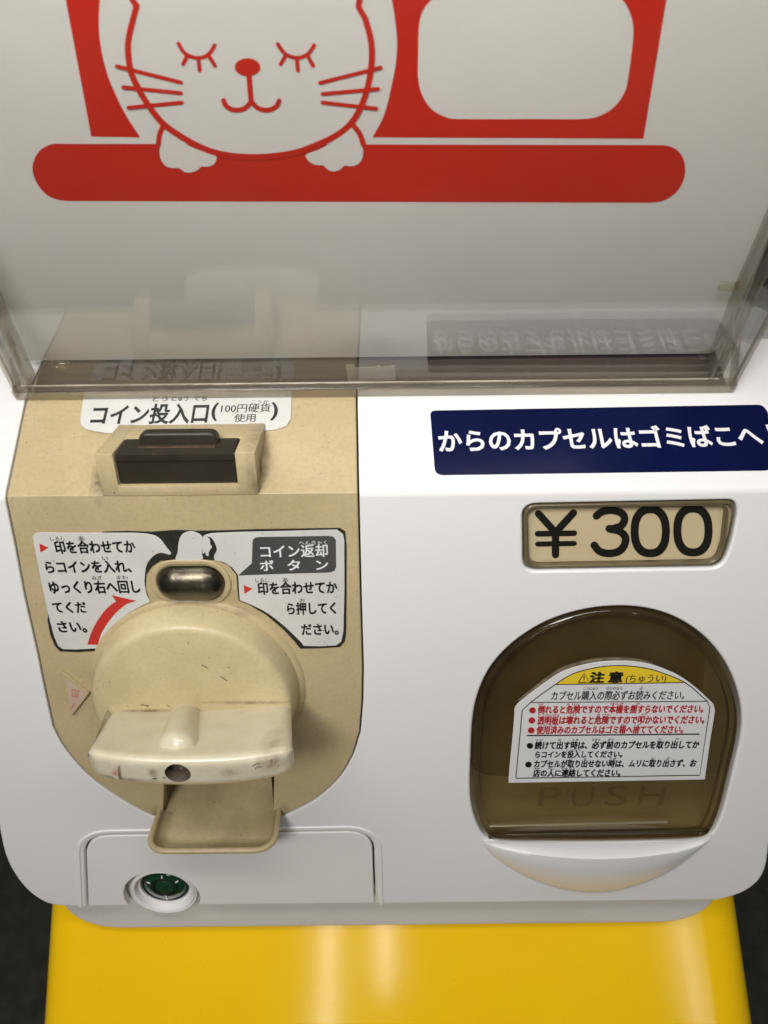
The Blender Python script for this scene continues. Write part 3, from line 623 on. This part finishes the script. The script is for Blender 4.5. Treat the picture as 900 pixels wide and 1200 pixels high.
# knob: skirt, thick disc, lever
KR = .0458; kz = at(236, 707, 0).z-KR; kx = at(236, 822, 0).x
ks = Plane((0, 0, kz), (0, 0, 1), (0, -1, 0))
lathe('knob_skirt', ks, kx, 0, [(KR+.0028, -.0005), (KR+.0022, .0005), (KR+.0008, .0012), (KR-.0005, .0013)], M_beige, root, seg=128)
knob = lathe('turning_knob', ks, kx, 0, [(KR, -.001), (KR, .0004), (KR-.0004, .0025), (KR-.0020, .0112), (KR-.0026, .0126), (KR-.0036, .0134), (KR-.0052, .0137), (KR*.7, .0137), (KR*.4, .0134), (0, .0132)], M_knob, root, seg=128)
# lever: traced corners at their own depths, rounded
yr, yf = -.012, -.055
Lr, Rr_ = at(128, 833, yr), at(341, 825, yr); Lf, Rf = at(95, 884, yf), at(343, 874, yf)
bm = bmesh.new(); secs = []; LRr = .0047; NS = 40
def lev_section(u, ins):
    e = abs(2*u-1)**3; k = 1-(2*u-1)**2
    zr = Lr.z+(Rr_.z-Lr.z)*u-.0028*max(0., 1-abs((u-.43)/.57 if u > .43 else (u-.43)/.43))**.8; ztf = at(200, 887.5, yf).z+.0008*(1-k); zbf = at(200, 924, yf).z+.0026*(1-k); yy = yf-.0010*k+.0030*e
    c4 = rp([(yr+.004, zr-.0006), (yr+.004, zbf-.005), (yy+.0006, zbf), (yy, ztf)], [0, 0, .0050, .0052], 7)
    return offs(ccw(c4), ins)
us = [(1-math.sin(i/7*math.pi/2))*LRr/.075 for i in range(8)][::-1]
stations = [(u, LRr*(1-math.sqrt(max(0, 1-((LRr/.075-u)/(LRr/.075))**2)))) for u in us]
stations = stations + [(LRr/.075+(1-2*LRr/.075)*i/NS, 0) for i in range(1, NS)] + [(1-u, d) for u, d in stations[::-1]]
for u, ins in stations:
    row = []
    for y, z in lev_section(u, ins):
        v_ = (y-yr)/(yf-yr); x0_ = Lr.x+(Lf.x-Lr.x)*v_; x1_ = Rr_.x+(Rf.x-Rr_.x)*v_
        row.append(bm.verts.new((x0_+(x1_-x0_)*u, y, z)))
    secs.append(row)
bm.faces.new(secs[0]); bm.faces.new(secs[-1][::-1])
for a, b in zip(secs, secs[1:]):
    for j in range(len(a)): bm.faces.new((a[j], a[(j+1) % len(a)], b[(j+1) % len(a)], b[j]))
bmesh.ops.recalc_face_normals(bm, faces=bm.faces)
if bm.calc_volume(signed=True) < 0: bmesh.ops.reverse_faces(bm, faces=bm.faces[:])
me = bpy.data.meshes.new('h'); bm.to_mesh(me); bm.free(); tmp = bpy.data.objects.new('h', me); C.objects.link(tmp)
hc = at(208, 907.5, yf-.001)
bmc = bmesh.new(); bmesh.ops.create_cone(bmc, cap_ends=True, segments=48, radius1=.0050, radius2=.0050, depth=.03, matrix=Matrix.Translation((hc.x, hc.y-.005, hc.z)) @ Matrix.Rotation(R(90), 4, 'X'))
mc = bpy.data.meshes.new('c'); bmc.to_mesh(mc); bmc.free(); cut = bpy.data.objects.new('c', mc); C.objects.link(cut)
mb = tmp.modifiers.new('x', 'BOOLEAN'); mb.object = cut; mb.operation = 'DIFFERENCE'; mb.solver = 'EXACT'
dg = bpy.context.evaluated_depsgraph_get(); dg.update(); hm = bpy.data.meshes.new_from_object(tmp.evaluated_get(dg))
bpy.data.objects.remove(tmp); bpy.data.objects.remove(cut)
bm = bmesh.new(); bm.from_mesh(hm); bpy.data.meshes.remove(hm)
lever = finish('lever', bm, M_handle, knob, smooth=32, wn=True); lever.data.materials.clear(); lever.data.materials.append(M_handle)
# raised rib along the lever's top
ra, rb_ = at(219, 841, yr), at(207, 884, yf+.006)
rb_.z -= .0004; ra.z -= .0002
bm = bmesh.new(); rows = []; d = (rb_-ra)
for i in range(15):
    u = i/14; s_ = 1 if u < .8 else math.sqrt(max(0, 1-((u-.8)/.2)**2)); c = ra+d*u
    w_ = .0080*(.92+.16*u)*max(s_, .04)
    rows.append([bm.verts.new(c+Vector((w_*math.cos(2*math.pi*j/20), 0, .0088*max(s_, .04)*math.sin(2*math.pi*j/20)))) for j in range(20)])
for a, b in zip(rows, rows[1:]):
    for j in range(20): bm.faces.new((a[j], a[(j+1) % 20], b[(j+1) % 20], b[j]))
bm.faces.new(rows[0]); bm.faces.new(rows[-1][::-1])
finish('lever_rib', bm, M_handle, knob, smooth=60)
SC = Plane((0, hc.y+.0055, 0), (0, 0, 1), (0, -1, 0))
lathe('lever_screw', SC, hc.x, hc.z, [(.00497, .0048), (.00490, .0042), (.00485, 0), (.0030, .0003), (.0022, .0010), (.0016, .0002), (0, 0)], plastic('brown_screw', (.14, .11, .085), (.08, .06, .045), rough=.4, mott=200), knob, seg=32)
# worn pointer print on the lever's face
LP = YP(yf-.0006)
sheet('lever_mark', LP, [px(LP, [(138, 896), (139, 914), (127, 905)], 0)], .0003, plastic('worn_print', (.55, .47, .36), (.50, .36, .28), mott=300, bump=0), knob)
sheet('lever_mark', LP, [px(LP, [(137, 902), (137, 909), (131, 905)], 0)], .00035, M_fade, knob)

def mark(surf, pts, wd, n, mat, par):
    return sheet('scuff', surf, [px(surf, stroke(cr(p, 4, False), wd), n) for p in pts], n, mat, par, step=3e-6)
M_scuff = plastic('brown_scuff', (.12, .07, .035), (.07, .04, .02), mott=400, bump=0, rough=.6)
LQ = YP(yf-.0012)
mark(LQ, [[(296, 898), (301, 895), (305, 895.5)], [(299, 901), (302, 899), (306, 899)], [(316, 892), (319, 890), (318, 894)]], .8, .0002, M_scuff, knob)
mark(LQ, [[(178, 913), (180, 912.5), (183, 913)], [(191, 911), (192, 911.6), (192.4, 912)]], 1.2, .0002, M_scuff, knob)
KQ = YP(-.0137)
mark(KQ, [[(165, 826), (170, 826.6), (174, 827.4), (172, 828.2)], [(236, 780), (240, 781), (243, 783)], [(258, 793), (262, 795), (266, 798)], [(196, 827), (198, 827.6), (199, 828)]], .7, .0003, M_scuff, knob)
# coin return tray
zr_ = at(256, 948, 0).z; xL, xR = at(187, 949, 0).x-.0015, at(327, 947, 0).x+.0012; q_ = CAM.y-(zr_-H)/math.tan(R(0)+1e-9) if False else None
yq = -.0245
path = rp([(xL, .001), (xL-.0008, yq), (xR+.0008, yq), (xR, .001)], [0, .0135, .0135, 0], 10)
path = [(xL, .001)] + path[1:-1] + [(xR, .001)]
bm = bmesh.new(); cxm = (xL+xR)/2; P_ = []
prof = [(.0142, -.0165), (.0042, -.0058), (.0012, -.0030), (.0003, -.0022), (0, -.0013), (.0004, -.0004), (.0016, .0001), (.0026, -.0003), (.0031, -.0012), (.0034, -.50), (.0042, -.60), (.0062, -.80), (.0085, -1)]
def inset(p, d):
    out = []
    for i in range(len(p)):
        a, b = Vector(p[max(0, i-1)]), Vector(p[min(len(p)-1, i+1)]); e = (b-a).normalized(); out.append((p[i][0]-e.y*d, p[i][1]+e.x*d))
    return out
rows = []
for d_, z_ in prof:
    r_ = inset(path, d_); fl_z = lambda y: -.0050+.30*y
    rows.append([bm.verts.new((x, y, zr_+(z_ if z_ > -.1 else min(-.0015, fl_z(y)+.0055) if z_ == -.50 else min(-.0019, fl_z(y)+.0040) if z_ == -.60 else min(-.0030, fl_z(y)+.0012) if z_ == -.80 else fl_z(y)))) for i, (x, y) in enumerate([(x_, .001 if i_ in (0, len(r_)-1) else min(y_, .001)) for i_, (x_, y_) in enumerate(r_)])])
for a, b in zip(rows, rows[1:]):
    for i in range(len(a)-1): bm.faces.new((a[i], a[i+1], b[i+1], b[i]))
# floor of the tray, running back and up into the machine
last = rows[-1]; m_ = len(last)
back = [bm.verts.new((last[i].co.x, .045, zr_+.0155)) for i in (0, m_-1)]
bm.faces.new(last); bm.faces.new((last[0], last[-1], back[1], back[0]))
w0 = [bm.verts.new((xL+.0032, .001, zr_+.035)), bm.verts.new((xL+.0032, .045, zr_+.035))]
w1 = [bm.verts.new((xR-.0032, .001, zr_+.035)), bm.verts.new((xR-.0032, .045, zr_+.035))]
s0 = [bm.verts.new((xL+.0042, .001, zr_-.0019)), bm.verts.new((xL+.0042, .045, zr_+.019))]
s1 = [bm.verts.new((xR-.0042, .001, zr_-.0019)), bm.verts.new((xR-.0042, .045, zr_+.019))]
bm.faces.new((w0[0], w0[1], s0[1], s0[0])); bm.faces.new((w1[0], w1[1], s1[1], s1[0]))
bm.faces.new((s0[0], s0[1], back[0], last[0])); bm.faces.new((s1[0], s1[1], back[1], last[-1])); bm.faces.new((w0[1], w1[1], s1[1], back[1], back[0], s0[1]))
finish('coin_return_tray', bm, M_tray, root, smooth=50)
# ------------------------------------------------------------ dark shelf inside the cover
SLP = Plane((0, 0, ZC), (0, math.cos(AL), math.sin(AL)), (0, -math.sin(AL), math.cos(AL)))
plate('inner_shelf', SLP, [[(-.150, tc+.0016), (.1475, tc+.0016), (.1475, tc+.0285), (-.150, tc+.0285)]], .001, plastic('dark_brown_shelf', (.10, .08, .06), (.07, .055, .04), mott=30, rough=.4), n0=.0012, bev=.0003, parent=root)
# ------------------------------------------------------------ clear cover and the printed card in it
A_l, A_r = COV.inv(37, 458), COV.inv(829, 449); At_l, At_r = COV.inv(-7, 350), COV.inv(893, 280)
B_l, B_r = COV.inv(20, 461), COV.inv(858, 453); Bt_l, Bt_r = COV.inv(-8, 402), COV.inv(905, 365)
UP = .21
def ext(a, b, t): k = (t-a[1])/(b[1]-a[1]); return (a[0]+(b[0]-a[0])*k*.8, t)
lo = .0005
cov = plate('clear_cover', COV, [[(B_l[0], lo), (B_r[0], lo), ext(B_r, Bt_r, UP), ext(B_l, Bt_l, UP)]], .0022, M_smoke, bev=.0004, parent=root, close=True)
cov['label'] = 'smoky clear plastic front cover'
fc = at(450, 447, COV.map(0, .004, 0).y).z
bar('cover_foot', COV.map(B_l[0], .0030, .0012), COV.map(B_r[0], .0030, .0012), .0042, .0052, M_rib, cov, up=tuple(COV.et))
bar('cover_glint_bead', COV.map(B_l[0]+.004, .0064, .0006), COV.map(B_r[0]-.008, .0064, .0006), .0009, .0008, M_glint, cov, up=tuple(COV.et), bev=.0003)  # thin bead carrying the painted reflection line
for (a, b) in ((A_l, At_l), (A_r, At_r)):
    e = ext(a, b, UP); sgn = -1 if a[0] < 0 else 1
    bar('cover_rib', COV.map(a[0], .004, -.003), COV.map(e[0], e[1], -.003), .0012, .0100, M_rib, cov, up=tuple(COV.en))
    bar('cover_rib', COV.map(a[0]+sgn*.0055, .004, -.0045), COV.map(e[0]+sgn*.009, e[1], -.0045), .0014, .0060, M_rib, cov, up=tuple(COV.en))
for (a, b) in ((B_l, Bt_l), (B_r, Bt_r)):
    e = ext(a, b, UP); sgn = -1 if a[0] < 0 else 1
    p0, p1 = COV.map(a[0], .0, 0), COV.map(e[0], e[1], 0)
    bk = Vector((sgn*.018, .045, .020)); s_ = Vector((0, .0018, 0)); bm = bmesh.new()
    v = [bm.verts.new(p) for p in (p0, p1, p1+bk, p0+bk, p0+s_, p1+s_, p1+bk+s_, p0+bk+s_)]
    for f in ((0, 1, 2, 3), (7, 6, 5, 4), (0, 4, 5, 1), (1, 5, 6, 2), (2, 6, 7, 3), (3, 7, 4, 0)): bm.faces.new([v[i] for i in f])
    finish('cover_side', bm, M_smoke, cov, smooth=0)
    bar('cover_rib', p0, p1, .0016, .0030, M_rib, cov, up=tuple(COV.en))
    bar('cover_foot', p0+Vector((0, 0, .002)), p0+bk+Vector((0, 0, .002)), .003, .0052, M_rib, cov)
for p_ in ((846, 343, 868, 345), (822, 424, 838, 424), (58, 436, 80, 437)):
    a_, b_ = COV.inv(p_[0], p_[1]), COV.inv(p_[2], p_[3])
    bar('cover_clip', COV.map(*a_, -.004), COV.map(*b_, -.004), .0022, .004, M_win, cov, up=tuple(COV.et), bev=.0008)
a_ = COV.inv(866, 348); bar('cover_clip', COV.map(*a_, -.006), COV.map(a_[0]+.03, a_[1]+.001, -.010), .0030, .004, M_win, cov, up=tuple(COV.et), bev=.0012)
# bit of tape inside
tp = px(COV, [(405, 428), (414, 427), (416, 431), (440, 430), (444, 428), (446, 430), (463, 428), (464, 446), (408, 448)], -.0028)
plate('tape_scrap', COV, [tp], .0002, M_tape, n0=-.0028, bev=.0001, parent=cov)

NC = -.0060
CT = CARD.inv(0, 423, NC)[1]
cl0, cr0 = CARD.inv(31, 424, NC)[0], CARD.inv(831, 421, NC)[0]; clt, crt = ext(CARD.inv(30, 424, NC), CARD.inv(-12, 330, NC), UP), ext(CARD.inv(830, 421, NC), CARD.inv(888, 290, NC), UP)
card = plate('display_card', CARD, [[(cl0, CT), (cr0, CT), crt, clt]], .0006, M_card, n0=NC, bev=.0001)
card['label'] = 'white paper display card printed with a red sleeping cat emblem, inside the clear cover'; card['category'] = 'display card'
k1 = NC+.00008; print('bar t', CARD.inv(100, 237), 'foot', CT)
def X(p, n=k1): return px(CARD, p, n)
red = []
left_leg = [(68, -40), (77, 0), (107, 160), (164, 161)] + cr([(164, 160.5), (148, 136), (135, 110), (125, 85), (118, 55), (115.5, 28), (117, 0), (122, -40)], 4, False)
right_leg = [(437, 161)] + [(754, 162.5), (781, 0), (788, -40), (443, -40)] + cr([(455, -20), (461, 10), (465, 45), (464, 72), (459, 100), (450, 135), (437, 160)], 4, False)
hole = rp([(490, -30), (742, -30), (741, 30), (732, 139.5), (491, 139.5)], [0, 0, 0, 46, 46], 10)
hole = cr([(508, -2), (496, 12), (491, 30), (490, 60), (490, 92), (495, 112), (506, 128), (522, 137), (540, 139.5), (620, 139.5), (680, 139.5), (702, 136), (720, 125), (732, 108), (736, 92), (741, 55), (742, 30), (737, 12), (726, -3), (700, -12), (530, -12)], 5)
barp = cr([(75, 168.5), (60, 169), (46, 177), (39, 190), (38.5, 202), (43, 214), (52, 226), (64, 233), (78, 235.5)], 4, False) + cr([(762, 237.5), (778, 235), (793, 225), (801, 211), (803, 198), (800, 184), (791, 174), (778, 170)], 4, False)
sheet('red_print', CARD, [X(left_leg), [X(right_leg), X(hole)], X(barp)], k1, M_redc, card, step=1e-6)
k2 = k1+.00008
head = [(154, -30), (162, 8), (156, 22), (150, 50), (152, 78), (160, 100), (177, 128), (196, 149), (232, 171), (262, 181), (300, 184), (340, 180), (368, 171), (395, 158), (414, 141), (428, 112), (435, 78), (435, 50), (428, 22), (419, 8), (426, -30)]
hp = cr(head[2:-2], 5, False)
sheet('cat_face', CARD, [X([(154, -30)] + [(162, 8)] + hp + [(419, 8), (426, -30)], k2)], k2, M_cardw, card)
pawl = cr([(191, 153), (188.5, 168), (187, 178), (189, 188), (195, 195), (203, 197), (210, 197), (216, 201.5), (224, 202), (232, 199), (236, 195), (243, 195.5), (251, 192), (254, 184), (246, 180), (228, 174), (208, 164)], 3)
pawr = cr([(411, 148), (419, 157), (425, 172), (425, 184), (420, 192), (411, 195), (404, 194), (398, 199), (390, 201), (383, 198), (379, 194), (369, 193), (361, 188), (358.5, 181), (372, 176), (390, 166)], 3)
k25 = k2+.00006
sheet('cat_paw', CARD, [X(pawl, k25)], k25, M_cardw, card)
sheet('cat_paw', CARD, [X(pawr, k25)], k25, M_cardw, card)
k3 = k25+.00008
def cs_(p, w=6, smooth=True): return X(stroke(cr(p, 5, False) if smooth else p, w), k3)
lines = [cs_([(154, -30), (155, 0), (160, 7)], 7, False), cs_(head[2:-2], 7), cs_([(160, 7), (156, 22)], 7, False), cs_([(428, 22), (420, 8), (424, -20)], 7, False),
  cs_([(191, 148), (187, 158), (185.5, 170)], 6), cs_([(411, 144), (421, 156), (426, 170)], 6),
  cs_([(209, 51), (216, 62), (226, 67), (236, 67.5), (245, 63), (251.5, 53)], 4.6), cs_([(219, 66), (214.5, 75)], 4.6, False), cs_([(232.5, 69), (234, 82.5)], 4.6, False), cs_([(245, 66), (252, 77)], 4.6, False),
  cs_([(325.5, 51.5), (333, 62), (343, 67), (353, 67), (362, 62), (368, 53)], 4.6), cs_([(334, 66), (329, 75)], 4.6, False), cs_([(348, 69), (349, 82.5)], 4.6, False), cs_([(361, 66), (367, 77)], 4.6, False),
  X(cr([(290+15*math.cos(t), 78.5+10.5*math.sin(t)) for t in [2*math.pi*i/12 for i in range(12)]], 3), k3), cs_([(291.5, 86), (293, 105), (294.5, 119)], 6),
  cs_([(262, 117.5), (265, 124), (273, 128.5), (284, 128), (291, 123), (294.5, 118)], 5.6), cs_([(294.5, 118), (299, 124), (306, 128), (316, 128.5), (324, 124), (327, 118)], 5.6)]
for a, b in (((137, 77.5), (212, 96.5)), ((144.5, 102), (212, 109)), ((150.5, 126), (213, 120)), ((375, 97), (446, 79)), ((378, 110), (443, 104)), ((378, 120), (441, 127))): lines.append(cs_([a, b], 4.6, False))
sheet('cat_outline', CARD, lines, k3, M_redc, card, step=4e-6)

# ------------------------------------------------------------ yellow cabinet
cab = empty('yellow_cabinet', (0, .2, 0), label='glossy yellow plastic cabinet under the white machine, flaring towards the floor', category='cabinet')
zt_ = H-.386; yt = .043; fa = math.tan(R(28)); bm = bmesh.new()
xl = at(57, 1068, .040).x+.010; xr = at(858, 1056, .040).x-.009
def csec(z):
    k = min(zt_-z, .30)*fa; x0, x1, y0, y1, r = xl-k*.16, xr+k*.28, yt-k, .36, .028
    return [(x, y) for x, y in rp([(x0, y0), (x1, y0), (x1, y1), (x0, y1)], r, 12)]
rows = [[bm.verts.new((x, y, z)) for x, y in csec(z)] for z in (zt_, zt_-.02, zt_-.05, zt_-.1, zt_-.15, zt_-.2, zt_-.25, zt_-.30, .25, .0)]
for a, b in zip(rows, rows[1:]):
    for i in range(len(a)): j = (i+1) % len(a); bm.faces.new((a[i], a[j], b[j], b[i]))
finish('cabinet_shell', bm, M_yel, cab, smooth=50)

for r_ in (root, cab): hook(r_)
print('tris', sum(len(o.data.polygons) for o in sc.objects if o.type == 'MESH'))
